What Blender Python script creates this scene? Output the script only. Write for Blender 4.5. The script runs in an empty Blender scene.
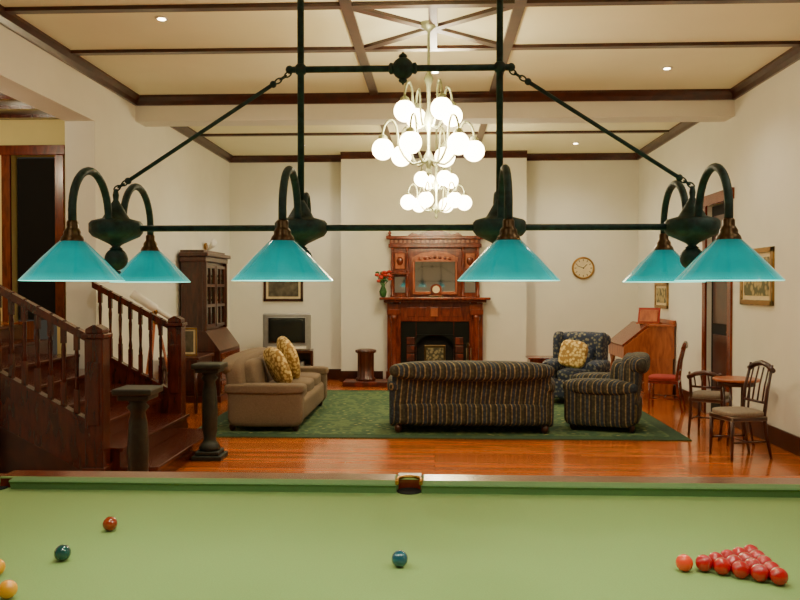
import bpy, bmesh, math, random
from mathutils import Vector, Matrix
random.seed(3)
pi=math.pi
def S(r,g,b):
    f=lambda c:(c/255/12.92 if c/255<=0.04045 else ((c/255+0.055)/1.055)**2.4)
    return (f(r),f(g),f(b),1)
# ---------------- materials
def newmat(name):
    m=bpy.data.materials.new(name); m.use_nodes=True
    nt=m.node_tree; b=nt.nodes['Principled BSDF']
    return m,nt,b
def N(nt,t,**kw):
    n=nt.nodes.new(t)
    for k,v in kw.items(): setattr(n,k,v)
    return n
def coords(nt,scale=(1,1,1),rot=(0,0,0)):
    tc=N(nt,'ShaderNodeTexCoord'); mp=N(nt,'ShaderNodeMapping')
    mp.inputs['Scale'].default_value=scale; mp.inputs['Rotation'].default_value=rot
    nt.links.new(tc.outputs['Object'],mp.inputs['Vector'])
    return mp.outputs['Vector']
def ramp(nt,src,stops,interp='LINEAR'):
    r=N(nt,'ShaderNodeValToRGB'); r.color_ramp.interpolation=interp
    e=r.color_ramp.elements
    while len(e)<len(stops): e.new(0.5)
    for i,(p,c) in enumerate(stops):
        e[i].position=p; e[i].color=c
    nt.links.new(src,r.inputs['Fac']); return r.outputs['Color']
def bump(nt,b,src,strength,dist=0.01):
    bp=N(nt,'ShaderNodeBump'); bp.inputs['Strength'].default_value=strength; bp.inputs['Distance'].default_value=dist
    nt.links.new(src,bp.inputs['Height']); nt.links.new(bp.outputs['Normal'],b.inputs['Normal'])
def mul(c,k): return (min(c[0]*k,1),min(c[1]*k,1),min(c[2]*k,1),1)
def simple(name,c,rough=.5,metal=0,var=.1,scale=8,bmp=0.05,emit=None,es=0,coat=0,sc3=None):
    m,nt,b=newmat(name)
    v=coords(nt,sc3 or (1,1,1))
    n=N(nt,'ShaderNodeTexNoise'); n.inputs['Scale'].default_value=scale; n.inputs['Detail'].default_value=4
    nt.links.new(v,n.inputs['Vector'])
    col=ramp(nt,n.outputs['Fac'],[(.3,mul(c,1-var)),(.7,mul(c,1+var))])
    nt.links.new(col,b.inputs['Base Color'])
    b.inputs['Roughness'].default_value=rough; b.inputs['Metallic'].default_value=metal
    if coat: b.inputs['Coat Weight'].default_value=coat
    if bmp: bump(nt,b,n.outputs['Fac'],bmp)
    if emit: b.inputs['Emission Color'].default_value=emit; b.inputs['Emission Strength'].default_value=es
    return m
def wood(name,c1,c2,rough=.3,sc=(14,14,1.2),coat=.3):
    m,nt,b=newmat(name)
    v=coords(nt,sc)
    n=N(nt,'ShaderNodeTexNoise'); n.inputs['Scale'].default_value=2.2; n.inputs['Detail'].default_value=6; n.inputs['Distortion'].default_value=.6
    nt.links.new(v,n.inputs['Vector'])
    nt.links.new(ramp(nt,n.outputs['Fac'],[(.3,c1),(.7,c2)]),b.inputs['Base Color'])
    b.inputs['Roughness'].default_value=rough; b.inputs['Coat Weight'].default_value=coat; b.inputs['Coat Roughness'].default_value=.15
    bump(nt,b,n.outputs['Fac'],.05)
    return m
def stripes(name,stops,freq=6,rough=.85):
    m,nt,b=newmat(name)
    tc=N(nt,'ShaderNodeTexCoord'); sp=N(nt,'ShaderNodeSeparateXYZ'); nt.links.new(tc.outputs['Object'],sp.inputs[0])
    a=N(nt,'ShaderNodeMath',operation='ADD'); nt.links.new(sp.outputs[0],a.inputs[0]); nt.links.new(sp.outputs[1],a.inputs[1])
    k=N(nt,'ShaderNodeMath',operation='MULTIPLY'); nt.links.new(a.outputs[0],k.inputs[0]); k.inputs[1].default_value=freq
    f=N(nt,'ShaderNodeMath',operation='FRACT'); nt.links.new(k.outputs[0],f.inputs[0])
    col=ramp(nt,f.outputs[0],stops,'CONSTANT')
    n=N(nt,'ShaderNodeTexVoronoi'); n.inputs['Scale'].default_value=30
    nt.links.new(tc.outputs['Object'],n.inputs['Vector'])
    mx=N(nt,'ShaderNodeMixRGB',blend_type='MULTIPLY'); mx.inputs[0].default_value=.7
    nt.links.new(col,mx.inputs[1]); nt.links.new(ramp(nt,n.outputs['Distance'],[(.25,(1,1,1,1)),(.6,(.35,.35,.38,1))]),mx.inputs[2])
    nt.links.new(mx.outputs[0],b.inputs['Base Color']); b.inputs['Roughness'].default_value=rough
    return m
def blotch(name,c1,c2,scale,rough=.9,mid=.5):
    m,nt,b=newmat(name)
    v=coords(nt)
    n=N(nt,'ShaderNodeTexVoronoi'); n.inputs['Scale'].default_value=scale
    nt.links.new(v,n.inputs['Vector'])
    nt.links.new(ramp(nt,n.outputs['Distance'],[(mid-.12,c1),(mid+.12,c2)]),b.inputs['Base Color'])
    b.inputs['Roughness'].default_value=rough
    return m
M={}
M['wall']=simple('wall_plaster',S(226,224,212),.85,var=.02,scale=3,bmp=.02)
M['hallwall']=simple('hall_plaster',S(230,216,150),.85,var=.03,scale=3,bmp=.02)
M['ceil']=simple('ceiling_plaster',S(242,240,206),.9,var=.02,scale=2,bmp=.02)
M['dark']=wood('dark_stained_wood',S(42,16,10),S(72,30,18),.3,(3,3,3))
M['stair']=wood('stair_wood',S(46,13,7),S(88,30,15),.25,(10,10,2))
M['mahog']=wood('mahogany',S(80,24,8),S(132,50,20),.25,(8,8,2))
M['oak']=wood('golden_oak',S(132,58,20),S(180,96,42),.35,(8,8,2))
M['bookwood']=wood('bookcase_wood',S(48,18,9),S(86,36,17),.3,(10,10,2))
M['tile']=blotch('hearth_tiles',S(110,40,25),S(70,28,20),9,.3)
M['iron']=simple('cast_iron',S(22,24,22),.4,.6)
M['verd']=simple('verdigris_iron',S(34,64,60),.55,.1,var=.5,scale=40,bmp=.3)
M['brass']=simple('brass',S(176,130,60),.25,.95)
M['dkbrass']=simple('dark_brass',S(84,66,42),.35,.8)
M['silver']=simple('silver_plastic',S(150,150,148),.4,.3)
M['screen']=simple('tv_screen',S(30,36,34),.08,0,var=.02,bmp=0)
M['white']=simple('white_paint',S(235,232,225),.4)
M['mirror']=simple('mirror_glass',S(200,205,205),.04,1,var=0,bmp=0)
M['glass']=simple('cabinet_glass',S(40,34,28),.06,0,var=.3,scale=6,bmp=0)
M['black']=simple('black_void',S(8,6,5),.9,bmp=0)
M['grey']=simple('taupe_upholstery',S(116,98,78),.9,var=.12,scale=60,bmp=.2)
M['stripe']=stripes('striped_upholstery',[(0,S(74,70,56)),(.2,S(156,136,92)),(.28,S(46,56,64)),(.5,S(128,112,76)),(.57,S(50,64,78)),(.78,S(150,128,84)),(.85,S(48,52,50))],5.8)
M['blue']=blotch('blue_figured_upholstery',S(126,122,104),S(40,50,72),19,.85,.36)
M['gold']=blotch('gold_cushion_fabric',S(232,206,134),S(160,122,62),24,.9,.5)
M['gold2']=blotch('brown_cushion_fabric',S(200,170,104),S(120,90,50),18,.9,.45)
M['seatgrey']=simple('grey_seat_fabric',S(128,114,98),.9,var=.15,scale=50)
M['redseat']=simple('red_seat_fabric',S(150,40,26),.8)
M['stone']=simple('dark_turned_wood',S(36,40,30),.45,var=.3,scale=20)
M['leaf']=simple('leaf_green',S(40,90,35),.6,var=.3)
M['red']=simple('flower_red',S(190,50,35),.6,var=.2)
M['pic']=blotch('picture_print',S(180,160,110),S(90,90,60),12,.6)
M['picb']=simple('dark_print',S(90,84,70),.4,var=.6,scale=9)
M['gilt']=simple('gilt_frame',S(160,120,55),.35,.6)
M['dial']=simple('plate_face',S(222,204,160),.4,var=.08,scale=12)
M['panel']=blotch('screen_panel',S(130,120,84),S(60,56,40),20,.6)
M['felt']=simple('baize_cloth',S(134,162,98),.95,var=.06,scale=200,bmp=.05)
M['feltc']=simple('cushion_cloth',S(100,136,88),.95,var=.08,scale=200,bmp=.05)
M['globe']=simple('lit_opal_globe',S(255,236,190),.3,emit=S(255,230,172),es=30,var=0,bmp=0)
M['down']=simple('downlight_lens',S(255,240,210),.3,emit=S(255,235,190),es=30,var=0,bmp=0)
M['bulb']=simple('lit_bulb',S(255,250,235),.3,emit=S(255,235,200),es=20,var=0,bmp=0)
# teal shade: glows a little more toward the rim
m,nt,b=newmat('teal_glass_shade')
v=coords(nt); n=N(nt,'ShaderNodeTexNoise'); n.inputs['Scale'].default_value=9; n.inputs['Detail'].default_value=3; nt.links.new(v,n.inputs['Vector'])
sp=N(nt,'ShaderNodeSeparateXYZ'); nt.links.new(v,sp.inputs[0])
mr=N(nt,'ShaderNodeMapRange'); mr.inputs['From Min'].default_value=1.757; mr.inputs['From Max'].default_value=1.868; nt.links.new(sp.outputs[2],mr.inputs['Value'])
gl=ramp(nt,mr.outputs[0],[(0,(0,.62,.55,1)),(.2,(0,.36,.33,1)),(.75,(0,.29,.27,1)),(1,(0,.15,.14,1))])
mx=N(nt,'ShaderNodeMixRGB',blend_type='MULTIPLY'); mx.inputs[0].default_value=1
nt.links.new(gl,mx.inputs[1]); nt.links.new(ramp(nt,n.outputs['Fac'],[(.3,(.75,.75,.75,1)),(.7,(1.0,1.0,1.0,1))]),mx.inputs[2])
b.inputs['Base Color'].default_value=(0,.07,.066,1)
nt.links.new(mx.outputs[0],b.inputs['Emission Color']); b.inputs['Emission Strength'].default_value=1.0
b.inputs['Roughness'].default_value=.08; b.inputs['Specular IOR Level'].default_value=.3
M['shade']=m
M['shadein']=simple('white_shade_lining',S(200,255,235),.5,emit=S(130,255,230),es=2.5,var=0,bmp=0)
M['chand']=simple('pale_verdigris_brass',S(150,156,120),.4,.4,var=.2,scale=20)
# floor boards
m,nt,b=newmat('polished_floorboards')
v=coords(nt)
br=N(nt,'ShaderNodeTexBrick'); br.offset=.37
br.inputs['Scale'].default_value=1; br.inputs['Brick Width'].default_value=2.4; br.inputs['Row Height'].default_value=.11
br.inputs['Mortar Size'].default_value=.003; br.inputs['Color1'].default_value=S(178,84,24); br.inputs['Color2'].default_value=S(212,116,42); br.inputs['Mortar'].default_value=S(80,30,12)
nt.links.new(v,br.inputs['Vector'])
n=N(nt,'ShaderNodeTexNoise'); n.inputs['Scale'].default_value=2; n.inputs['Detail'].default_value=6
mp=N(nt,'ShaderNodeMapping'); mp.inputs['Scale'].default_value=(1,18,1); nt.links.new(v,mp.inputs['Vector']); nt.links.new(mp.outputs[0],n.inputs['Vector'])
mx=N(nt,'ShaderNodeMixRGB',blend_type='MULTIPLY'); mx.inputs[0].default_value=.6
nt.links.new(br.outputs['Color'],mx.inputs[1]); nt.links.new(ramp(nt,n.outputs['Fac'],[(.3,(.55,.5,.45,1)),(.65,(1,1,1,1))]),mx.inputs[2])
nt.links.new(mx.outputs[0],b.inputs['Base Color']); b.inputs['Roughness'].default_value=.22; b.inputs['Coat Weight'].default_value=.5; b.inputs['Coat Roughness'].default_value=.1
M['floor']=m
# rug
m,nt,b=newmat('green_patterned_rug')
v=coords(nt)
vo=N(nt,'ShaderNodeTexVoronoi'); vo.inputs['Scale'].default_value=7; nt.links.new(v,vo.inputs['Vector'])
n=N(nt,'ShaderNodeTexNoise'); n.inputs['Scale'].default_value=30; nt.links.new(v,n.inputs['Vector'])
c1=ramp(nt,vo.outputs['Distance'],[(.12,S(146,146,90)),(.22,S(64,96,62)),(.5,S(50,82,54)),(.6,S(90,112,68))])
mx=N(nt,'ShaderNodeMixRGB',blend_type='MULTIPLY'); mx.inputs[0].default_value=.7
nt.links.new(c1,mx.inputs[1]); nt.links.new(ramp(nt,n.outputs['Fac'],[(.35,(.5,.5,.5,1)),(.6,(1,1,1,1))]),mx.inputs[2])
nt.links.new(mx.outputs[0],b.inputs['Base Color']); b.inputs['Roughness'].default_value=.95
M['rug']=m
M['rugb']=simple('rug_border',S(48,74,48),.95,var=.3,scale=40)

# ---------------- builder
class B:
    def __init__(s,name,loc=(0,0,0),rz=0):
        s.name=name; s.loc=loc; s.rz=rz; s.bm=bmesh.new(); s.mats=[]
    def mi(s,k):
        if k not in s.mats: s.mats.append(k)
        return s.mats.index(k)
    def _fs(s,verts,mat,smooth):
        i=s.mi(mat); fs={f for v in verts for f in v.link_faces}
        for f in fs: f.material_index=i; f.smooth=smooth
        return fs
    def box(s,c,d,mat,rot=None,bev=0):
        Mx=Matrix.Translation(c)
        if rot: Mx=Mx@Matrix.Rotation(rot[0],4,'X')@Matrix.Rotation(rot[1],4,'Y')@Matrix.Rotation(rot[2],4,'Z')
        Mx=Mx@Matrix.Diagonal((d[0],d[1],d[2],1))
        r=bmesh.ops.create_cube(s.bm,size=1,matrix=Mx)
        s._fs(r['verts'],mat,False)
        if bev:
            es=list({e for v in r['verts'] for e in v.link_edges})
            bmesh.ops.bevel(s.bm,geom=es,offset=bev,segments=2,affect='EDGES',profile=.5)
        return s
    def bx(s,x0,x1,y0,y1,z0,z1,mat,bev=0):
        return s.box(((x0+x1)/2,(y0+y1)/2,(z0+z1)/2),(abs(x1-x0),abs(y1-y0),abs(z1-z0)),mat,None,bev)
    def lathe(s,prof,c,mat,segs=24,Mx=None,flute=0,nf=16):
        T=Matrix.Translation(c)@(Mx or Matrix())
        rings=[]
        for r,z in prof:
            ring=[]
            for k in range(segs):
                a=2*pi*k/segs; rr=max(r,1e-4)*(1+flute*math.cos(nf*a))
                ring.append(s.bm.verts.new(T@Vector((rr*math.cos(a),rr*math.sin(a),z))))
            rings.append(ring)
        i=s.mi(mat)
        for a,b2 in zip(rings,rings[1:]):
            for k in range(segs):
                f=s.bm.faces.new((a[k],a[(k+1)%segs],b2[(k+1)%segs],b2[k])); f.material_index=i; f.smooth=True
        for rg,pr in ((rings[0],prof[0]),(rings[-1],prof[-1])):
            if pr[0]>1e-3:
                f=s.bm.faces.new(rg); f.material_index=i
        return s
    def shell(s,prof,c,mat,segs=40):
        T=Matrix.Translation(c); rings=[]
        for r,z in prof:
            rings.append([s.bm.verts.new(T@Vector((r*math.cos(2*pi*k/segs),r*math.sin(2*pi*k/segs),z))) for k in range(segs)])
        i=s.mi(mat)
        for a,b2 in zip(rings,rings[1:]):
            for k in range(segs):
                f=s.bm.faces.new((a[k],a[(k+1)%segs],b2[(k+1)%segs],b2[k])); f.material_index=i; f.smooth=True
        return s
    def cyl(s,c,r,h,mat,segs=20,axis='z'):
        R={'z':Matrix(),'x':Matrix.Rotation(pi/2,4,'Y'),'y':Matrix.Rotation(pi/2,4,'X')}[axis]
        return s.lathe([(r,-h/2),(r,h/2)],c,mat,segs,R)
    def sph(s,c,r,mat,sc=(1,1,1),segs=24):
        p=[(r*math.sin(pi*t/12)*1.0,-r*math.cos(pi*t/12)*sc[2]) for t in range(13)]
        return s.lathe(p,c,mat,segs,Matrix.Diagonal((sc[0],sc[1],1,1)))
    def tube(s,pts,r,mat,segs=10,closed=False):
        P=[Vector(p) for p in pts]; n=len(P)
        rr=r if isinstance(r,(list,tuple)) else [r]*n
        T=[]
        for k in range(n):
            a=P[(k-1)%n] if (closed or k>0) else P[0]; b2=P[(k+1)%n] if (closed or k<n-1) else P[-1]
            T.append((b2-a).normalized())
        up=Vector((0,0,1)) if abs(T[0].z)<.9 else Vector((1,0,0))
        nrm=(up-T[0]*up.dot(T[0])).normalized(); rings=[]
        for k in range(n):
            nrm=(nrm-T[k]*nrm.dot(T[k])).normalized(); bi=T[k].cross(nrm)
            rings.append([s.bm.verts.new(P[k]+(nrm*math.cos(2*pi*j/segs)+bi*math.sin(2*pi*j/segs))*rr[k]) for j in range(segs)])
        i=s.mi(mat)
        pairs=list(zip(rings,rings[1:]))+([(rings[-1],rings[0])] if closed else [])
        for a,b2 in pairs:
            for j in range(segs):
                f=s.bm.faces.new((a[j],a[(j+1)%segs],b2[(j+1)%segs],b2[j])); f.material_index=i; f.smooth=True
        if not closed:
            for rg in (rings[0],rings[-1]):
                f=s.bm.faces.new(rg); f.material_index=i
        return s
    def prism(s,poly,axis,a,b2,mat,smooth=False):
        def P(u,v,w): return {'x':(w,u,v),'y':(u,w,v),'z':(u,v,w)}[axis]
        A=[s.bm.verts.new(P(u,v,a)) for u,v in poly]; C=[s.bm.verts.new(P(u,v,b2)) for u,v in poly]
        i=s.mi(mat); n=len(poly); fs=[s.bm.faces.new(A),s.bm.faces.new(C)]
        for k in range(n):
            f=s.bm.faces.new((A[k],A[(k+1)%n],C[(k+1)%n],C[k])); f.smooth=smooth; fs.append(f)
        for f in fs: f.material_index=i
        return s
    def pil(s,c,d,mat,rot=(0,0,0),n=5,g=10):
        T=Matrix.Translation(c)@Matrix.Rotation(rot[2],4,'Z')@Matrix.Rotation(rot[1],4,'Y')@Matrix.Rotation(rot[0],4,'X')
        i=s.mi(mat); allv=[]
        for ax in range(3):
            for sg in (-1,1):
                grid=[]
                for a in range(g+1):
                    row=[]
                    for b2 in range(g+1):
                        p=[0,0,0]; p[ax]=sg; p[(ax+1)%3]=(a/g*2-1); p[(ax+2)%3]=b2/g*2-1
                        L=sum(abs(q)**n for q in p)**(1/n)
                        v=s.bm.verts.new(T@Vector((p[0]/L*d[0]/2,p[1]/L*d[1]/2,p[2]/L*d[2]/2))); row.append(v); allv.append(v)
                    grid.append(row)
                for a in range(g):
                    for b2 in range(g):
                        f=s.bm.faces.new((grid[a][b2],grid[a+1][b2],grid[a+1][b2+1],grid[a][b2+1])); f.material_index=i; f.smooth=True
        bmesh.ops.remove_doubles(s.bm,verts=allv,dist=1e-5)
        return s
    def done(s,parent=None):
        bmesh.ops.recalc_face_normals(s.bm,faces=s.bm.faces)
        me=bpy.data.meshes.new(s.name); s.bm.to_mesh(me); s.bm.free()
        for k in s.mats: me.materials.append(M[k])
        o=bpy.data.objects.new(s.name,me); o.location=s.loc; o.rotation_euler=(0,0,s.rz)
        bpy.context.collection.objects.link(o)
        if parent: o.parent=parent
        return o
def light(name,kind,loc,power,col=(1,.82,.58),size=.1,rot=(0,0,0),**kw):
    l=bpy.data.lights.new(name,kind); l.energy=power; l.color=col
    if kind in('POINT','SPOT'): l.shadow_soft_size=size
    else: l.size=size
    for k,v in kw.items(): setattr(l,k,v)
    o=bpy.data.objects.new(name,l); o.location=loc; o.rotation_euler=rot; bpy.context.collection.objects.link(o); return o

XL,XR,YB,H=-3.87,3.75,15.15,4.2
Y0=-2.5
# ---------------- room shell
B('floor').bx(-4.22,XR+.15,Y0,YB+.15,-.1,0,'floor').done()
B('ceiling').bx(-4.22,XR+.15,Y0,YB+.15,H,H+.1,'ceil').done()
B('wall_back').bx(XL,XR,YB,YB+.15,0,H,'wall').done()
B('wall_front').bx(XL,XR,Y0-.15,Y0,0,H,'wall').done()
B('wall_left').bx(XL-.35,XL,9.1,YB+.15,0,H,'wall').done()
B('wall_left_near').bx(XL-.35,XL,Y0,6.6,0,H,'wall').done()
B('wall_left_header').bx(XL-.35,XL,6.6,9.1,3.63,H,'wall').done()
B('wall_right').bx(XR,XR+.15,Y0,10.5,0,H,'wall').done()
B('wall_right_far').bx(XR,XR+.15,11.35,YB+.15,0,H,'wall').done()
B('wall_right_header').bx(XR,XR+.15,10.5,11.35,2.85,H,'wall').done()
B('wall_chimney_breast').bx(-1.72,1.66,14.8,YB,0,H,'wall').done()
B('ceiling_beam').bx(XL,XR,10.35,10.7,3.88,H,'wall').done()
# door right
d=B('door_1'); d.bx(XR+.06,XR+.11,10.51,11.34,0,2.84,'black')
for (z0,z1) in ((.2,1.1),(1.25,2.7)):
    d.bx(XR+.045,XR+.06,10.62,11.23,z0,z1,'dark')
d.sph((XR+.03,10.6,1.15),.03,'brass',segs=12)
d.done()
d=B('trim_1'); d.bx(XR-.03,XR-.001,10.38,10.5,0,2.97,'mahog'); d.bx(XR-.03,XR-.001,11.35,11.47,0,2.97,'mahog'); d.bx(XR-.04,XR-.001,10.34,11.51,2.85,2.99,'mahog'); d.done()
# cornices
t=B('trim_2')
prof=[(0,0),(.09,0),(.09,-.03),(.05,-.07),(.03,-.12),(0,-.12)]
def prisx(x0,x1,ywall,sg):
    t.prism([(ywall+sg*a,H+b2) for a,b2 in prof],'x',x0,x1,'dark')
def prisy(y0,y1,xwall,sg):
    t.prism([(xwall+sg*a,H+b2) for a,b2 in prof],'y',y0,y1,'dark')
prisy(Y0,10.35,XL,1); prisy(10.7,YB,XL,1); prisy(Y0,10.35,XR,-1); prisy(10.7,YB,XR,-1)
prisx(XL,XR,10.35,-1); prisx(XL,XR,10.7,1); prisx(XL,-1.72,YB,-1); prisx(1.66,XR,YB,-1); prisx(-1.72,1.66,14.8,-1); prisx(XL,XR,Y0,1)
t.done()
# battens
t=B('trim_3')
zb=(H-.035,H)
for x in (-.77,.73):
    t.bx(x-.05,x+.05,Y0,10.3,*zb,'dark'); t.bx(x-.05,x+.05,10.75,14.75,*zb,'dark')
for y in (1.0,4.0,7.05,8.34):
    t.bx(XL+.05,XR-.05,y-.045,y+.045,H-.034,H,'dark')
t.bx(XL+.05,XR-.05,12.9,12.98,H-.034,H,'dark')
t.bx(-.06,.02,7.05,8.34,H-.033,H,'dark')
for sg in (1,-1):
    dx,dy=1.5,1.29
    t.box((-.02,7.7,H-.016),(math.hypot(dx,dy),.085,.032),'dark',(0,0,sg*math.atan2(dy,dx)))
t.done()
# baseboards
b_=B('baseboard_left'); b_.bx(XL,XL+.025,9.1,YB,0,.2,'dark',.005); b_.done()
b_=B('baseboard_right'); b_.bx(XR-.025,XR,Y0,10.36,0,.2,'dark',.005); b_.bx(XR-.025,XR,11.49,YB,0,.2,'dark',.005); b_.done()
b_=B('baseboard_back'); b_.bx(XL,-1.72,YB-.025,YB,0,.2,'dark',.005); b_.bx(1.66,XR,YB-.025,YB,0,.2,'dark',.005); b_.bx(-1.745,-.95,14.775,14.8,0,.2,'dark'); b_.bx(.95,1.685,14.775,14.8,0,.2,'dark'); b_.done()
# hall
B('wall_hall_back').bx(-7.2,-5.22,9.8,9.95,0,3.8,'hallwall').done()
B('wall_hall_back_right').bx(-4.66,XL-.35,9.8,9.95,0,3.8,'hallwall').done()
B('wall_hall_back_header').bx(-5.22,-4.66,9.8,9.95,3.36,3.8,'hallwall').done()
B('wall_hall_left').bx(-7.35,-7.2,4.5,9.95,0,3.8,'hallwall').done()
B('wall_hall_front').bx(-7.2,XL-.35,4.35,4.5,0,3.8,'hallwall').done()
c=B('ceiling_hall'); c.bx(-7.35,XL-.35,4.35,9.95,3.8,3.9,'dark')
for k in range(11): c.bx(-7.2,XL-.36,4.7+k*.48,4.76+k*.48,3.76,3.8,'stair')
c.done()
c=B('floor_landing'); c.bx(-7.2,-4.95,4.5,9.8,0,1.32,'floor'); c.done()
d=B('dark_doorway_infill'); d.bx(-5.2,-4.68,9.9,9.94,1.33,3.34,'black'); d.done()  # black slab for the dark room beyond, its shade put into the colour
d=B('trim_4'); d.bx(-5.33,-5.22,9.76,9.8,1.32,3.36,'mahog',.005); d.bx(-4.66,-4.55,9.76,9.8,1.32,3.36,'mahog',.005); d.bx(-5.35,-4.53,9.75,9.8,3.36,3.48,'mahog',.005); d.done()

# ---------------- staircase
st=B('staircase')
R_,T_=.165,.31
for k in range(1,9):
    x1=-2.45-T_*(k-1)
    ya,yb=(6.97,8.9)
    xe=x1-T_ if k<8 else -4.95
    st.bx(xe,x1,ya,yb,0,R_*k-.035,'stair')
    st.bx(xe,x1+.03,ya-.005,yb+.005,R_*k-.035,R_*k,'stair',.008)
zr=lambda x:1.34+.532*(-2.99-x)
zn=lambda x:.165+.532*(-2.45-x)
for yy,xend in ((6.86,-4.95),(9.0,-3.86)):
    st.prism([(-2.99,zn(-2.99)-.32),(-2.99,zn(-2.99)+.12),(xend,zn(xend)+.12),(xend,zn(xend)-.32)],'y',yy-.03,yy+.03,'stair')
    st.prism([(-2.99,0),(-2.99,zn(-2.99)-.32),(xend,zn(xend)-.32),(xend,0)],'y',yy-.015,yy+.02,'dark')
    st.prism([(-2.97,zr(-2.97)-.07),(-2.97,zr(-2.97)),(xend,zr(xend)),(xend,zr(xend)-.07)],'y',yy-.04,yy+.04,'stair')
    st.prism([(-2.97,zn(-2.97)+.12),(-2.97,zn(-2.97)+.15),(xend,zn(xend)+.15),(xend,zn(xend)+.12)],'y',yy-.045,yy+.045,'stair')
    x=-3.09
    while x>xend+.05:
        zb0,zt0=zn(x)+.13,zr(x)-.04
        L=zt0-zb0
        st.box((x,yy,zb0+.1),(.04,.04,.24),'stair'); st.box((x,yy,zt0-.06),(.04,.04,.2),'stair')
        st.lathe([(.018,0),(.022,.06),(.015,.12),(.021,.3),(.015,L-.35),(.02,L-.28)],(x,yy,zb0+.2),'stair',10)
        x-=.115
    st.bx(-2.99,-2.83,yy-.08,yy+.08,0,1.3,'stair',.008)
    st.bx(-2.965,-2.855,yy-.09,yy+.09,.55,1.1,'stair',.01)
    st.bx(-3.01,-2.81,yy-.1,yy+.1,1.3,1.34,'stair',.008)
    st.bx(-2.985,-2.835,yy-.075,yy+.075,1.34,1.38,'stair',.008)
    st.prism([(-2.985,1.38),(-2.835,1.38),(-2.9,1.415),(-2.92,1.415)],'y',yy-.07,yy+.07,'stair')
    st.bx(-3.01,-2.81,yy-.1,yy+.1,0,.2,'stair',.01)
st.bx(-5.03,-4.95,6.82,6.9,1.32,2.5,'stair',.008)
st.done()

def post(y):
    p=B('pedestal_post',(-2.28,y,0))
    p.bx(-.15,.15,-.15,.15,0,.05,'stone',.01); p.bx(-.12,.12,-.12,.12,.05,.09,'stone',.01)
    p.lathe([(.1,.09),(.11,.12),(.08,.16),(.06,.2),(.075,.3),(.08,.5),(.07,.7),(.055,.78),(.085,.82),(.06,.85),(.09,.88)],(0,0,0),'stone',24)
    p.bx(-.12,.12,-.12,.12,.88,.92,'stone',.008); p.bx(-.15,.15,-.15,.15,.92,.97,'stone',.012)
    p.done()
post(6.12); post(8.1)

# ---------------- rug
r=B('area_rug'); r.bx(-2.9,2.9,9.25,13.5,0,.012,'rugb'); r.bx(-2.72,2.72,9.43,13.32,.012,.015,'rug'); r.done()

# ---------------- fireplace
f=B('fireplace_mantel',(0,14.775,0))
mh='mahog'
for sg in (-1,1):
    f.bx(sg*.62,sg*.86,-.2,0,.0,1.45,mh,.006)
    f.bx(sg*.6,sg*.88,-.24,0,0,.22,mh,.008)
    f.lathe([(.06,.22),(.07,.26),(.045,.3),(.05,.6),(.055,.8),(.045,1.1),(.07,1.18),(.07,1.24)],(sg*.74,-.24,0),mh,20,None)
    f.bx(sg*.62,sg*.86,-.31,0,1.24,1.34,mh,.008)
    f.bx(sg*.64,sg*.84,-.31,-.17,.16,.24,mh,.006)
    f.prism([(0,1.34),(-.3,1.5),(-.3,1.53),(0,1.53)],'x',sg*.7-.05,sg*.7+.05,mh)
f.bx(-.62,.62,-.16,0,1.12,1.48,mh,.006)
for k in range(5): f.bx(-.5+k*.205,-.35+k*.205,-.175,-.15,1.2,1.38,'oak' if k==2 else 'mahog',.012)
f.bx(-.92,.92,-.28,0,1.46,1.51,mh,.01); f.bx(-.99,.99,-.36,0,1.51,1.555,mh,.012)
f.bx(-.62,-.34,-.12,0,0,1.12,'iron',.004); f.bx(.34,.62,-.12,0,0,1.12,'iron',.004); f.bx(-.34,.34,-.12,0,.86,1.12,'iron',.004)
for sg in (-1,1):
    for k in range(5): f.bx(sg*.44-.07,sg*.44+.07,-.13,-.11,.1+k*.15,.23+k*.15,'tile',.004)
f.prism([(.34*math.cos(a),.62+.26*math.sin(a)) for a in [pi*k/12 for k in range(13)]]+[(-.34,.88),(.34,.88)],'y',-.135,-.12,'iron')
f.bx(-.34,.34,-.02,-.005,0,.9,'black')
for k in range(9): f.tube([(-.26+k*.065,-.16,.16),(-.26+k*.065,-.17,.34)],.008,'iron',6)
f.tube([(-.3,-.165,.34),(.3,-.165,.34)],.012,'brass',8); f.tube([(-.3,-.16,.16),(.3,-.16,.16)],.012,'iron',8)
f.tube([(-.28,-.16,.03),(-.28,-.16,.34)],.014,'brass',8); f.tube([(.28,-.16,.03),(.28,-.16,.34)],.014,'brass',8)
# overmantel
f.bx(-.8,.8,-.05,0,1.555,2.5,mh,.004)
f.bx(-.84,.84,-.14,0,2.45,2.52,mh,.01); f.bx(-.88,.88,-.2,0,2.6,2.66,mh,.012); f.bx(-.82,.82,-.12,0,2.52,2.6,mh)
for k in range(20): f.bx(-.8+k*.0805,-.76+k*.0805,-.15,-.11,2.54,2.59,'oak')
f.bx(-.45,.45,-.08,0,1.58,2.44,mh,.006); f.bx(-.36,.36,-.09,-.05,1.66,2.2,'mirror')
for sg in (-1,1): f.bx(sg*.36,sg*.41,-.11,-.06,1.62,2.24,'oak',.01)
f.bx(-.41,.41,-.11,-.06,1.6,1.66,'oak',.01)
f.prism([(-.41,2.2),(-.41,2.28),(-.22,2.36),(0,2.39),(.22,2.36),(.41,2.28),(.41,2.2)],'y',-.11,-.05,'oak')
for k in range(-3,4): f.sph((k*.09,-.115,2.28-abs(k)*.01),.03,'mahog',(1,.5,1),10)
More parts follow.
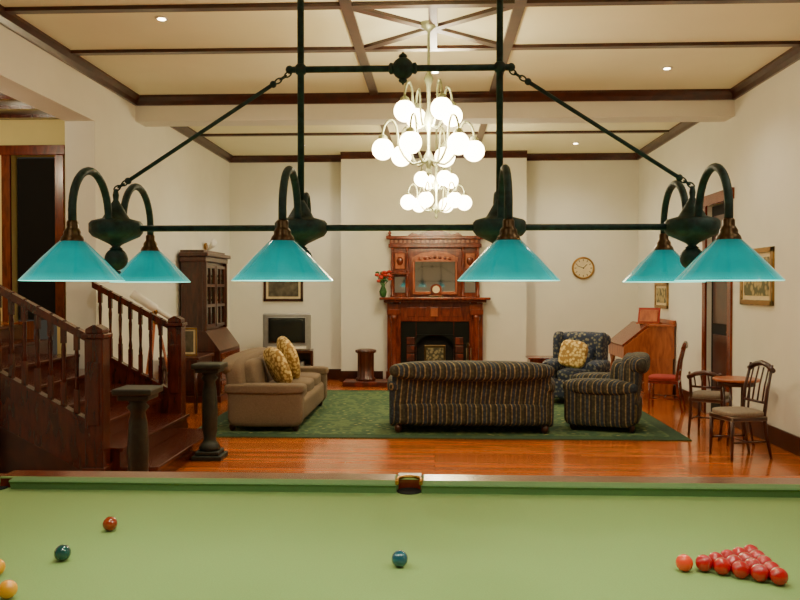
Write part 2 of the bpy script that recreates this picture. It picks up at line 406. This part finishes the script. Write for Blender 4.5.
for sg in (-1,1):
    for xx in (.5,.77):
        f.lathe([(.035,0),(.04,.03),(.02,.06),(.034,.2),(.018,.34),(.032,.38),(.03,.41)],(sg*xx,-.15,1.555),mh,14)
        f.lathe([(.03,0),(.018,.04),(.03,.2),(.018,.36),(.035,.45)],(sg*xx,-.12,2.0),mh,14)
    f.bx(sg*.46,sg*.82,-.2,0,1.965,2.0,mh,.006)
    f.bx(sg*.54,sg*.73,-.065,-.04,1.64,1.92,'mirror'); f.bx(sg*.54,sg*.73,-.07,-.04,2.06,2.36,'oak',.012)
    f.sph((sg*.635,-.075,2.21),.06,'mahog',(1,.4,1.3),14)
    f.lathe([(.035,0),(.02,.03),(.04,.06),(.012,.09),(.001,.12)],(sg*.82,-.1,2.66),mh,14)
f.prism([(-.5,2.66),(-.42,2.72),(-.3,2.69),(-.16,2.74),(0,2.8),(.16,2.74),(.3,2.69),(.42,2.72),(.5,2.66)],'y',-.14,-.08,mh)
f.done()
h=B('hearth'); h.bx(-1.6,1.1,14.0,14.5,0,.09,'tile',.01); h.done()
f=B('fire_screen',(0,14.36,.09))
f.bx(-.19,.19,-.01,.01,.3,.62,'dkbrass',.01); f.bx(-.15,.15,-.015,.0,.35,.57,'panel')
for sg in (-1,1): f.bx(sg*.15-.01,sg*.15+.01,-.08,.08,0,.02,'iron'); f.bx(sg*.15-.01,sg*.15+.01,-.01,.01,.01,.32,'iron')
f.done()
f=B('fire_tool_stand',(.58,14.25,.09))
f.lathe([(.09,0),(.09,.02),(.015,.04),(.012,.6),(.03,.63),(.001,.68)],(0,0,0),'dkbrass',16)
for a in range(3): f.tube([(.05*math.cos(a*2.1),.05*math.sin(a*2.1),.08),(.05*math.cos(a*2.1),.05*math.sin(a*2.1),.58)],.008,'dkbrass',6)
f.done()
f=B('log_basket',(-1.22,14.25,.09)); f.lathe([(.17,0),(.17,.04),(.14,.06),(.14,.48),(.18,.5),(.18,.54),(.1,.56)],(0,0,0),'bookwood',64,None,.035,16); f.done()
f=B('mantel_clock',(.02,14.5,1.556)); f.bx(-.13,.13,-.05,.05,0,.03,'dkbrass',.005); f.prism([(-.1,.03),(.1,.03),(.1,.16)]+[(.1*math.cos(a),.16+.08*math.sin(a)) for a in [pi*k/8 for k in range(1,8)]]+[(-.1,.16)],'y',-.04,.04,'mahog'); f.cyl((0,-.045,.14),.065,.012,'dial',20,'y'); f.done()
f=B('flower_vase',(-.93,14.52,1.556)); f.lathe([(.03,0),(.05,.02),(.07,.1),(.03,.2),(.045,.24)],(0,0,0),'leaf',20)
for k in range(22):
    a=random.uniform(0,6.28); rr=random.uniform(.02,.14); z=random.uniform(.28,.46)
    f.tube([(0,0,.2),(rr*.5*math.cos(a),rr*.3*math.sin(a),.26),(rr*math.cos(a),rr*.6*math.sin(a),z)],.004,'leaf',5)
    f.sph((rr*math.cos(a),rr*.6*math.sin(a),z),.04,'red' if k%3 else 'leaf',(1,1,.7),8)
f.done()

# ---------------- seating
def lounge(name,loc,rz,W,D,Hh,armH,mat,ncush=2,roll=True,seatH=.42,wing=False,bc=.2):
    o=B(name,loc,rz)
    o.pil((0,0,.23),(W-.06,D-.06,.3),mat,n=8)
    aw=.2
    o.pil((0,D/2-.16,(Hh+.1)/2),(W-.1,.24,Hh-.1),mat,(-.10,0,0),n=7)
    o.pil((0,D/2-.06,Hh-.1),(W-.04,.26,.24),mat,n=3.2)
    for sg in (-1,1):
        o.pil((sg*(W/2-aw/2),-.03,armH/2+.03),(aw-.02,D-.1,armH-.06),mat,n=8)
        if roll:
            o.pil((sg*(W/2-.1),-.02,armH-.07),(.25,D-.04,.2),mat,n=3)
            o.cyl((sg*(W/2-.1),-D/2+.012,armH-.07),.07,.012,mat,20,'y')
        else: o.pil((sg*(W/2-.1),-.02,armH-.05),(.22,D-.04,.12),mat,n=6)
        if wing: o.pil((sg*(W/2-.1),D/2-.25,(Hh+armH)/2-.05),(.12,.35,Hh-armH+.15),mat,n=4)
        for sy in (-1,1): o.lathe([(.025,0),(.04,.03),(.045,.06),(.03,.1)],(sg*(W/2-.12),sy*(D/2-.12),0),'bookwood',12)
    cw=(W-2*aw)/ncush
    for k in range(ncush):
        cx=-W/2+aw+cw*(k+.5)
        o.pil((cx,-.08,seatH),(cw-.005,D-.3,.17),mat,n=6)
        o.pil((cx,D/2-.3,seatH+bc),(cw-.01,.2,.42),mat,(-.2,0,0),n=5)
    return o
zr0=.0155
lounge('striped_sofa',(.43,9.45+.47,zr0),pi,1.97,.94,.84,.62,'stripe',3,bc=.14).done()
lounge('taupe_sofa',(-2.05,10.65,zr0),pi/2,2.3,1.0,.86,.56,'grey',3,roll=False).done()
o=B('throw_cushion',(-1.98,10.12,.74),0); o.pil((0,0,0),(.17,.52,.52),'gold',(0,-.4,.6),n=2.8); o.done()
o=B('throw_cushion',(-1.96,10.76,.79),0); o.pil((0,0,0),(.17,.56,.56),'gold',(.5,-.3,.5),n=2.8); o.done()
o=B('throw_cushion',(-2.0,11.15,.78),0); o.pil((0,0,0),(.15,.48,.48),'gold2',(.2,-.3,.3),n=2.8); o.done()
lounge('striped_armchair',(2.1,10.1,zr0),-pi/2-.3,.92,.92,.9,.6,'stripe',1).done()
lounge('blue_armchair',(2.12,12.2,zr0),-.45,.86,.86,1.02,.62,'blue',1,wing=True).done()
o=B('throw_cushion',(2.02,11.93,.76),-.45); o.pil((0,0,0),(.4,.14,.4),'gold',(-.3,.15,0),n=4); o.done()
# side table near fireplace
o=B('side_table',(1.85,13.9,0)); o.bx(-.28,.28,-.22,.22,.52,.55,'mahog',.008); o.bx(-.25,.25,-.19,.19,.44,.52,'mahog')
for a in (-1,1):
    for b2 in (-1,1): o.lathe([(.015,0),(.022,.1),(.018,.3),(.025,.45)],(a*.23,b2*.17,0),'mahog',10)
o.bx(-.22,.22,-.16,.16,.15,.17,'mahog'); o.done()

# ---------------- bookcase
o=B('bureau_bookcase',(-3.55,12.65,0),pi/2)
bw='bookwood'; W2=.62
o.bx(-W2-.03,W2+.03,-.34,.28,0,.1,bw,.008); o.bx(-W2,W2,-.32,.28,.1,.78,bw,.006)
o.prism([(-.32,.78),(-.1,1.08),(.28,1.08),(.28,.78)],'x',-W2,W2,bw)
for k in range(3): 
    o.bx(-W2+.05,W2-.05,-.335,-.31,.14+k*.21,.32+k*.21,'mahog',.006)
    for sg in(-1,1): o.sph((sg*.35,-.345,.23+k*.21),.018,'brass',segs=10)
o.bx(-W2+.03,W2-.03,-.06,.28,1.08,2.12,bw,.005)
for sg in (-1,1):
    o.bx(sg*(W2-.03),sg*(W2-.02),.0,.22,1.16,2.04,bw,.004); o.bx(sg*W2,sg*(W2+.012),-.22,.22,.18,.7,bw,.004)
o.bx(-W2-.03,W2+.03,-.12,.28,2.12,2.2,bw,.01); o.bx(-W2-.07,W2+.07,-.16,.28,2.2,2.26,bw,.012)
o.bx(-W2,W2,-.08,.28,2.26,2.3,bw,.008)
for sg in (-1,1):
    x0,x1=(-W2+.06,-.02) if sg<0 else (.02,W2-.06)
    o.bx(x0,x1,-.075,-.055,1.12,2.08,'glass')
    for (a,b2) in ((x0,x0+.05),(x1-.05,x1)): o.bx(a,b2,-.1,-.06,1.12,2.08,bw,.004)
    for z in (1.12,1.43,1.74,2.03): o.bx(x0,x1,-.098,-.06,z,z+.045,bw,.004)
    o.bx((x0+x1)/2-.01,(x0+x1)/2+.01,-.095,-.06,1.12,2.06,bw)
    o.bx(sg*(W2-.03)-.03,sg*(W2-.03)+.03,-.12,-.06,1.08,2.12,bw,.01)
o.done()
o=B('wall_sconce',(-3.86,13.45,2.42)); 
o.cyl((.02,0,0),.06,.03,'brass',16,'x')
for k in range(7):
    a=-.9+k*.3; o.tube([(.04,0,-.08),(.13,.1*math.sin(a),.02),(.16,.2*math.sin(a),.12*math.cos(a))],[.01,.03,.012],'white',8)
o.done()
# TV
o=B('television_stand',(-2.62,14.35,0),.12); o.bx(-.45,.45,-.25,.25,0,.05,'bookwood',.005); o.bx(-.45,-.41,-.25,.25,.05,.6,'bookwood'); o.bx(.41,.45,-.25,.25,.05,.6,'bookwood'); o.bx(-.45,.45,-.25,.25,.58,.62,'bookwood',.005); o.bx(-.41,.41,-.24,.25,.3,.33,'bookwood'); o.bx(-.41,.41,.22,.25,.05,.58,'bookwood')
o.bx(-.3,.3,-.22,.15,.33,.42,'silver',.008); o.bx(-.28,.28,-.2,.15,.05,.2,'white',.01); o.done()
o=B('television',(-2.62,14.3,.62),.12)
o.bx(-.42,.42,-.2,-.06,0,.66,'silver',.03); o.prism([(-.36,-.06),(.36,-.06),(.2,.28),(-.2,.28)],'z',.04,.55,'silver'); o.bx(-.33,.33,-.212,-.19,.13,.59,'iron',.01)
o.pil((0,-.2,.36),(.6,.05,.42),'screen',n=8); o.bx(-.34,.34,-.208,-.19,.03,.08,'white',.004); o.done()
# pictures
def frame(name,loc,rz,w,h,fm,pm,fw=.05):
    o=B(name,loc,rz)
    o.bx(-w/2,w/2,-.005,0,-h/2,h/2,pm)
    o.bx(-w/2,w/2,-.03,0,h/2-fw,h/2,fm,.006); o.bx(-w/2,w/2,-.03,0,-h/2,-h/2+fw,fm,.006)
    o.bx(-w/2,-w/2+fw,-.03,0,-h/2,h/2,fm,.006); o.bx(w/2-fw,w/2,-.03,0,-h/2,h/2,fm,.006)
    o.bx(-w/2+fw,w/2-fw,-.012,0,-h/2+fw,h/2-fw,'dial'); o.bx(-w/2+fw*1.8,w/2-fw*1.8,-.016,0,-h/2+fw*1.8,h/2-fw*1.8,pm)
    return o.done()
frame('framed_picture',(-2.85,YB,1.72),0,.75,.5,'dark','picb')
frame('framed_picture',(XR,13.55,1.6),-pi/2,.75,.42,'gilt','pic')
frame('framed_picture',(XR,9.6,1.86),-pi/2,.95,.66,'gilt','pic',.06)
o=B('wall_clock',(2.74,YB,2.09))
o.lathe([(.205,0),(.21,.02),(.2,.04),(.18,.045),(.17,.03)],(0,0,0),'gilt',40,Matrix.Rotation(pi/2,4,'X')); o.cyl((0,-.025,0),.175,.02,'dial',36,'y')
for k in range(12):
    a=k*pi/6; o.box((.145*math.sin(a),-.037,.145*math.cos(a)),(.012,.004,.035),'dark',(0,a,0))
o.box((.03,-.04,.03),(.012,.004,.11),'dark',(0,.8,0)); o.box((-.05,-.04,.02),(.009,.004,.14),'dark',(0,-1.2,0)); o.cyl((0,-.042,0),.014,.006,'dark',12,'y')
o.done()

# ---------------- slope desk
o=B('slope_front_desk',(3.36,13.3,0),-pi/2)
k_='oak'
o.prism([(-.42,.62),(-.42,.8),(-.02,1.12),(.36,1.12),(.36,.62)],'x',-.55,.55,k_)
o.prism([(-.415,.815),(-.44,.83),(-.03,1.165),(-.0,1.145)],'x',-.5,.5,'mahog')
o.bx(-.57,.57,-.05,.38,1.12,1.15,k_,.006); o.bx(-.57,.57,.34,.38,1.15,1.22,k_,.01)
for sg in (-1,1):
    o.bx(sg*.55,sg*.33,-.1,.34,.06,.62,k_,.006)
    for q in range(3): o.bx(sg*.53,sg*.35,-.115,-.09,.1+q*.17,.24+q*.17,'mahog',.006)
    o.lathe([(.03,0),(.045,.08),(.03,.15),(.045,.35),(.03,.5),(.05,.62)],(sg*.5,-.36,0),k_,14)
    o.bx(sg*.55,sg*.33,-.12,.36,0,.06,k_,.006)
o.done()
o=B('book_stand',(3.42,13.1,1.152),-.5); o.box((0,0,.13),(.34,.02,.26),'redseat',(-.35,0,0)); o.box((0,-.02,.13),(.28,.012,.2),'oak',(-.35,0,0)); o.box((0,.06,.1),(.3,.02,.22),'oak',(.5,0,0)); o.bx(-.18,.18,-.1,.12,0,.02,'oak'); o.done()

# ---------------- chairs
def chair(name,loc,rz,seatm,Hb=.95,wm='dark',sp=4,seatz=.45):
    o=B(name,loc,rz)
    o.pil((0,0,seatz+.01),(.43,.42,.07),seatm,n=4); o.bx(-.205,.205,-.2,.2,seatz-.06,seatz-.01,wm,.01)
    for sg in (-1,1):
        o.tube([(sg*.185,-.19,0),(sg*.18,-.185,.2),(sg*.18,-.18,seatz-.02)],[.013,.018,.02],wm,8)
        o.tube([(sg*.18,.26,0),(sg*.175,.2,.25),(sg*.175,.18,seatz),(sg*.18,.21,.7),(sg*.17,.27,Hb)],[.014,.018,.02,.017,.014],wm,8)
        o.tube([(sg*.182,-.185,.18),(sg*.177,.215,.18)],.01,wm,6)
    o.tube([(-.18,0,.18),(.18,0,.18)],.01,wm,6)
    o.tube([(-.19,.265,Hb-.06),(-.1,.275,Hb-.01),(0,.28,Hb+.01),(.1,.275,Hb-.01),(.19,.265,Hb-.06)],.028,wm,8)
    o.tube([(-.175,.195,seatz+.12),(.175,.195,seatz+.12)],.014,wm,8)
    for k in range(sp):
        x=-.12+.24*k/(sp-1)
        o.tube([(x,.195,seatz+.12),(x,.225,(seatz+Hb)/2+.05),(x,.27,Hb-.03)],.009,wm,6)
    return o.done()
chair('wooden_side_chair',(3.1,8.42,0),-pi/2+.25,'seatgrey',.95)
chair('wooden_side_chair',(3.27,9.75,0),pi/2+1.0,'seatgrey',.74,'bookwood')
chair('red_seat_chair',(3.25,11.6,0),-pi/2-.4,'redseat',.95,'mahog')
o=B('occasional_table',(3.34,9.12,0)); o.lathe([(.24,.7),(.25,.71),(.25,.725),(.24,.73)],(0,0,0),'oak',32); o.lathe([(.2,.65),(.2,.7)],(0,0,0),'dark',24)
for k in range(4):
    a=pi/4+k*pi/2; o.tube([(.2*math.cos(a),.2*math.sin(a),0),(.13*math.cos(a),.13*math.sin(a),.35),(.15*math.cos(a),.15*math.sin(a),.68)],.013,'dark',8)
o.lathe([(.14,.3),(.15,.31),(.14,.32)],(0,0,0),'dark',20); o.done()

# ---------------- telescope & side table near left wall
o=B('hall_table',(-3.5,11.3,0)); o.bx(-.28,.28,-.4,.4,.74,.78,'bookwood',.008); o.bx(-.25,.25,-.37,.37,.62,.74,'bookwood')
for a in (-1,1):
    for b2 in (-1,1): o.lathe([(.02,0),(.028,.1),(.02,.4),(.03,.62)],(a*.22,b2*.33,0),'bookwood',10)
o.done()
o=B('telescope',(-3.5,10.0,0)); 
for k in range(3):
    a=k*2.09+.5; o.tube([(.3*math.cos(a),.3*math.sin(a),.0),(.03*math.cos(a),.03*math.sin(a),1.3)],.018,'oak',8)
o.lathe([(.05,1.27),(.05,1.32),(.02,1.34),(.02,1.42)],(0,0,0),'brass',14); o.sph((0,0,1.44),.045,'brass',segs=14); o.tube([(-.26,-.1,1.66),(.0,0,1.47),(.02,.007,1.455),(.34,.12,1.24)],[.055,.055,.035,.03],'white',14); o.done()
frame('framed_photograph',(-3.45,11.1,.981),.3,.3,.4,'gilt','picb',.03)

# ---------------- chandeliers
def chandelier(loc,gr=.1):
    cx,cy=loc
    root=B('chandelier',(cx,cy,0)); 
    root.lathe([(.09,H),(.09,H-.02),(.05,H-.05),(.015,H-.08),(.012,3.75),(.03,3.72),(.045,3.68),(.02,3.62),(.014,3.4),(.035,3.36),(.05,3.3),(.03,3.22),(.014,3.18),(.014,3.02),(.04,2.97),(.05,2.92),(.02,2.86),(.012,2.83),(.025,2.8),(.001,2.77)],(0,0,0),'chand',20)
    for (n,R,zg,za,ph) in ((6,.43,3.02,3.22,.15),(4,.25,3.36,3.56,.5)):
        for k in range(n):
            a=ph+2*pi*k/n; c,s_=math.cos(a),math.sin(a)
            pts=[(0.02,za-.28),(R*.35,za-.33),(R*.62,za-.2),(R*.7,za),(R*.8,za+.07),(R*.93,za+.04),(R,za-.04),(R,zg+.1)]
            P=[Vector((p[0]*c,p[0]*s_,p[1])) for p in pts]; Q=[]
            for i in range(len(P)-1):
                p0=P[max(i-1,0)];p1=P[i];p2=P[i+1];p3=P[min(i+2,len(P)-1)]
                for t_ in (0,.33,.66):
                    Q.append(.5*((2*p1)+(p2-p0)*t_+(2*p0-5*p1+4*p2-p3)*t_*t_+(-p0+3*p1-3*p2+p3)*t_**3))
            Q.append(P[-1])
            root.tube(Q,.011,'chand',8)
            root.lathe([(.012,.14),(.04,.12),(.045,.09),(.05,.085)],(R*c,R*s_,zg),'chand',14)
            root.sph((R*c,R*s_,zg),gr,'globe',segs=20)
    root.done()
chandelier((-.06,7.6)); chandelier((.02,12.3),.115)

# ---------------- billiard light
FX,FD=-.11,2.53
emp=bpy.data.objects.new('billiard_light_fixture',None); bpy.context.collection.objects.link(emp)
o=B('iron_frame'); vd='verd'
hubs=[-.9,-.31,.31,.9]
zbar=1.925
o.tube([(FX-.88,FD,zbar),(FX+.88,FD,zbar)],.010,vd,12)
o.tube([(FX-.34,FD,2.42),(FX+.34,FD,2.42)],.0105,vd,12)
for sg in (-1,1):
    o.tube([(FX+sg*.31,FD,2.0),(FX+sg*.31,FD,H-.03)],.0105,vd,12)
    o.lathe([(.06,H),(.06,H-.015),(.03,H-.03),(.02,H-.06)],(FX+sg*.31,FD,0),vd,20)
    o.sph((FX+sg*.31,FD,2.42),.02,vd,segs=14); o.sph((FX+sg*.345,FD,2.42),.013,vd,segs=10)
    A=Vector((FX+sg*.335,FD,2.415)); C=Vector((FX+sg*.9,FD,2.05))
    dd=(C-A); 
    o.tube([A+dd*.11,A+dd*.93],.0065,vd,10)
    o.sph(A+dd*.11,.011,vd,segs=10); o.sph(A+dd*.93,.011,vd,segs=10)
    u=dd.normalized()
    for (st_,n_) in ((.015,3),(.94,3)):
        for q in range(n_):
            cc=A+dd*(st_+.027*q+.012) if st_<.5 else A+dd*(st_+.022*q+.008)
            pr=Vector((0,1,0)) if q%2 else u.cross(Vector((0,1,0)))
            o.tube([cc+u*.012*math.cos(t_)+pr*.007*math.sin(t_) for t_ in [2*pi*j/12 for j in range(12)]],.0025,vd,6,closed=True)
o.sph((FX+.01,FD,2.42),.034,vd,segs=24)
for sg in (1,-1): o.lathe([(.008,.03),(.014,.036),(.012,.042),(.005,.046),(.001,.052)],(FX+.01,FD,2.42),vd,14,Matrix.Diagonal((1,1,sg,1)))
for sg in (1,-1): o.lathe([(.016,.03),(.018,.034),(.018,.04),(.012,.044)],(FX+.01,FD,2.42),vd,14,Matrix.Rotation(sg*pi/2,4,'Y'))
for hx in hubs:
    X=FX+hx
    o.lathe([(.006,2.05),(.010,2.03),(.008,2.015),(.02,1.995),(.034,1.97),(.042,1.957),(.075,1.948),(.082,1.94),(.082,1.913),(.072,1.9),(.05,1.89),(.02,1.875),(.012,1.868),(.022,1.86)],(X,FD,0),vd,32)
    o.sph((X,FD,1.828),.036,vd,segs=20); o.lathe([(.012,-.036),(.016,-.042),(.006,-.05),(.001,-.06)],(X,FD,1.828),vd,12)
    rear=abs(hx)>.5
    for sg in ((-1,1)):
        if sg==1 and not rear:
            o.tube([(X,FD+.06+.045*(1-math.cos(t_)),1.95+.09*math.sin(t_)) for t_ in [pi*j/14 for j in range(15)]],.010,vd,12)
            o.tube([(X,FD+.15,1.95),(X,FD+.14,1.915),(X,FD+.07,1.92)],.010,vd,12)
            continue
        cy=FD+sg*.185
        pts=[(X,cy-sg*.125*math.cos(t_),1.955+.125*math.sin(t_)) for t_ in [pi*j/20 for j in range(21)]]
        o.tube([(X,FD+sg*.05,1.925)]+pts+[(X,FD+sg*.31,1.915)],.0115,vd,12)
        sx,sy=X,FD+sg*.31
        o.lathe([(.013,1.925),(.016,1.92),(.016,1.905),(.02,1.90),(.024,1.893),(.024,1.885),(.03,1.878),(.034,1.868),(.034,1.864)],(sx,sy,0),'dkbrass',20)
o.done(emp)
k=0
for hx in hubs:
    for sg in ((-1,1) if abs(hx)>.5 else (-1,)):
        k+=1
        sx,sy=FX+hx,FD+sg*.31
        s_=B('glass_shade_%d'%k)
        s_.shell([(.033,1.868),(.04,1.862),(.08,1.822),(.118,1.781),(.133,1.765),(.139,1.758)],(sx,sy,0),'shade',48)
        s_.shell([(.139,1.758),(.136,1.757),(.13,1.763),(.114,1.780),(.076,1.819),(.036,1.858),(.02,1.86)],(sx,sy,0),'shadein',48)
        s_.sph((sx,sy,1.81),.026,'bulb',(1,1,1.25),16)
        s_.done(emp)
        l=light('lamp_bulb_light','SPOT',(sx,sy,1.775),10.5,(1,.88,.64),.04,spot_size=math.radians(150),spot_blend=.6); l.parent=emp

# ---------------- downlights
c=B('recessed_downlights')
pts=[(-2.5,7.35),(2.6,9.25),(-2.5,4.6),(2.5,6.0),(2.5,2),(-2.3,12.0),(2.4,12.0),(-2.3,14.0),(2.4,14.0),(-1.5,0),(1.5,0),(0,9.3)]  # includes unseen extras near the camera, added to light the room
for x,y in pts:
    c.lathe([(.06,H-.001),(.06,H-.008),(.045,H-.01)],(x,y,0),'white',20); c.cyl((x,y,H-.011),.035,.004,'down',16)
c.cyl((-5.2,8.6,3.755),.05,.01,'down',16)
c.done()
for x,y in pts:
    light('downlight_lamp','SPOT',(x,y,H-.03),110,(1,.9,.72),.05,spot_size=math.radians(140),spot_blend=1)
light('hall_lamp','POINT',(-5.4,7.6,3.4),75,(1,.84,.55),.15)
light('chandelier_lamp','POINT',(-.06,7.45,3.2),60,(1,.9,.7),.08)
light('chandelier_lamp','POINT',(.02,12.15,3.2),70,(1,.9,.7),.08)

# ---------------- snooker table
ZB=.86; X0,X1=FX-1.785,FX+1.785; YN,YF=FD-.889,FD+.889
t=B('snooker_table')
t.bx(X0-.05,X1+.05,YN-.05,YF+.05,ZB-.06,ZB,'felt')
g=.055
cp=[(0,.037),(.008,.042),(.055,.046),(.055,-.0),(.02,0),(.012,.025)]
def cush(axis,a,b2,pos,sg):
    t.prism([(pos+sg*u,ZB+v) for u,v in cp],axis,a,b2,'feltc')
for (a,b2) in ((X0+.05,FX-g),(FX+g,X1-.05)):
    cush('x',a,b2,YF,1); cush('x',a,b2,YN,-1)
cush('y',YN+.05,YF-.05,X0,-1); cush('y',YN+.05,YF-.05,X1,1)
rw=.13
for (a,b2) in ((X0-.02,FX-g),(FX+g,X1+.02)):
    t.bx(a,b2,YF+.05,YF+.05+rw,ZB-.1,ZB+.047,'mahog',.008); t.bx(a,b2,YN-.05-rw,YN-.05,ZB-.1,ZB+.047,'mahog',.008)
t.bx(X0-.05-rw,X0-.05,YN-.05,YF+.05,ZB-.1,ZB+.047,'mahog',.008); t.bx(X1+.05,X1+.05+rw,YN-.05,YF+.05,ZB-.1,ZB+.047,'mahog',.008)
for (x,y,sg) in ((FX,YF,1),(FX,YN,-1)):
    t.bx(x-g,x+g,y+sg*.10,y+sg*(.05+rw),ZB-.1,ZB+.046,'mahog',.006)
    t.cyl((x,y+sg*.05,ZB+.002),.052,.006,'black',24)  # flat black disc, colour stands in for the dark pocket hole
    t.tube([(x-g+.004,y+sg*.0,ZB+.047),(x-g+.004,y+sg*.06,ZB+.05)]+[(x-.05*math.cos(q),y+sg*(.07+.045*math.sin(q)),ZB+.05) for q in [pi*j/10 for j in range(1,10)]]+[(x+g-.004,y+sg*.06,ZB+.05),(x+g-.004,y,ZB+.047)],.008,'brass',8)
    t.prism([(x-.055,ZB+.044),(x+.055,ZB+.044),(x+.05,ZB+.054),(x-.05,ZB+.054)],'y',y+sg*.115,y+sg*.165,'silver')
for x,sx in ((X0,-1),(X1,1)):
    for y,sy in ((YN,-1),(YF,1)):
        t.cyl((x+sx*.03,y+sy*.03,ZB+.002),.055,.008,'black',24)  # corner pocket's dark hole painted as a black disc
        t.lathe([(.09,ZB-.1),(.1,ZB-.08),(.1,ZB+.02),(.085,ZB+.03)],(x+sx*.1,y+sy*.1,0),'mahog',24)
t.bx(X0-.12,X1+.12,YN-.12,YF+.12,ZB-.26,ZB-.1,'mahog',.01)
for x in (X0+.05,FX-.6,FX+.6,X1-.05):
    for y in (YN+.02,YF-.02):
        t.bx(x-.085,x+.085,y-.085,y+.085,.5,.62,'mahog',.01)
        t.lathe([(.05,0),(.06,.03),(.045,.08),(.07,.2),(.085,.35),(.06,.44),(.08,.47),(.08,.5)],(x,y,0),'mahog',24)
t.done()
def ball(name,x,y,col):
    key='ball_'+name
    if key not in M: M[key]=simple(key,col,.08,var=.0,bmp=0,coat=1)
    o=B(name,(x,y,ZB+.0263)); o.sph((0,0,0),.02625,key,segs=32); o.done()
ball('blue_snooker_ball',FX,FD,S(4,80,104))
px_=FX+.892
ball('pink_snooker_ball',px_-.01,FD,(.9,.06,.015,1))
ball('brown_snooker_ball',-1.17,2.86,S(150,46,8))
ball('green_snooker_ball',-1.195,2.54,S(2,72,72))
ball('yellow_snooker_ball',-1.205,2.225,(.9,.36,.0,1))
ball('yellow_snooker_ball',-1.335,2.40,(.9,.5,.02,1))
for i in range(5):
    for j in range(i+1):
        ball('red_snooker_ball',px_+.05+i*.0458,FD+(j-i/2)*.0532,(.5,.0,.004,1))

# ---------------- world, camera
w=bpy.data.worlds.new('world'); bpy.context.scene.world=w; w.use_nodes=True
w.node_tree.nodes['Background'].inputs[0].default_value=(.9,.8,.6,1); w.node_tree.nodes['Background'].inputs[1].default_value=.05
cam=bpy.data.cameras.new('camera'); co=bpy.data.objects.new('camera',cam); bpy.context.collection.objects.link(co)
cam.sensor_width=36; cam.lens=36*810/800; cam.clip_start=.05
co.location=(0,0,1.74); co.rotation_euler=(pi/2-math.radians(.92),0,math.radians(2.47))
bpy.context.scene.camera=co
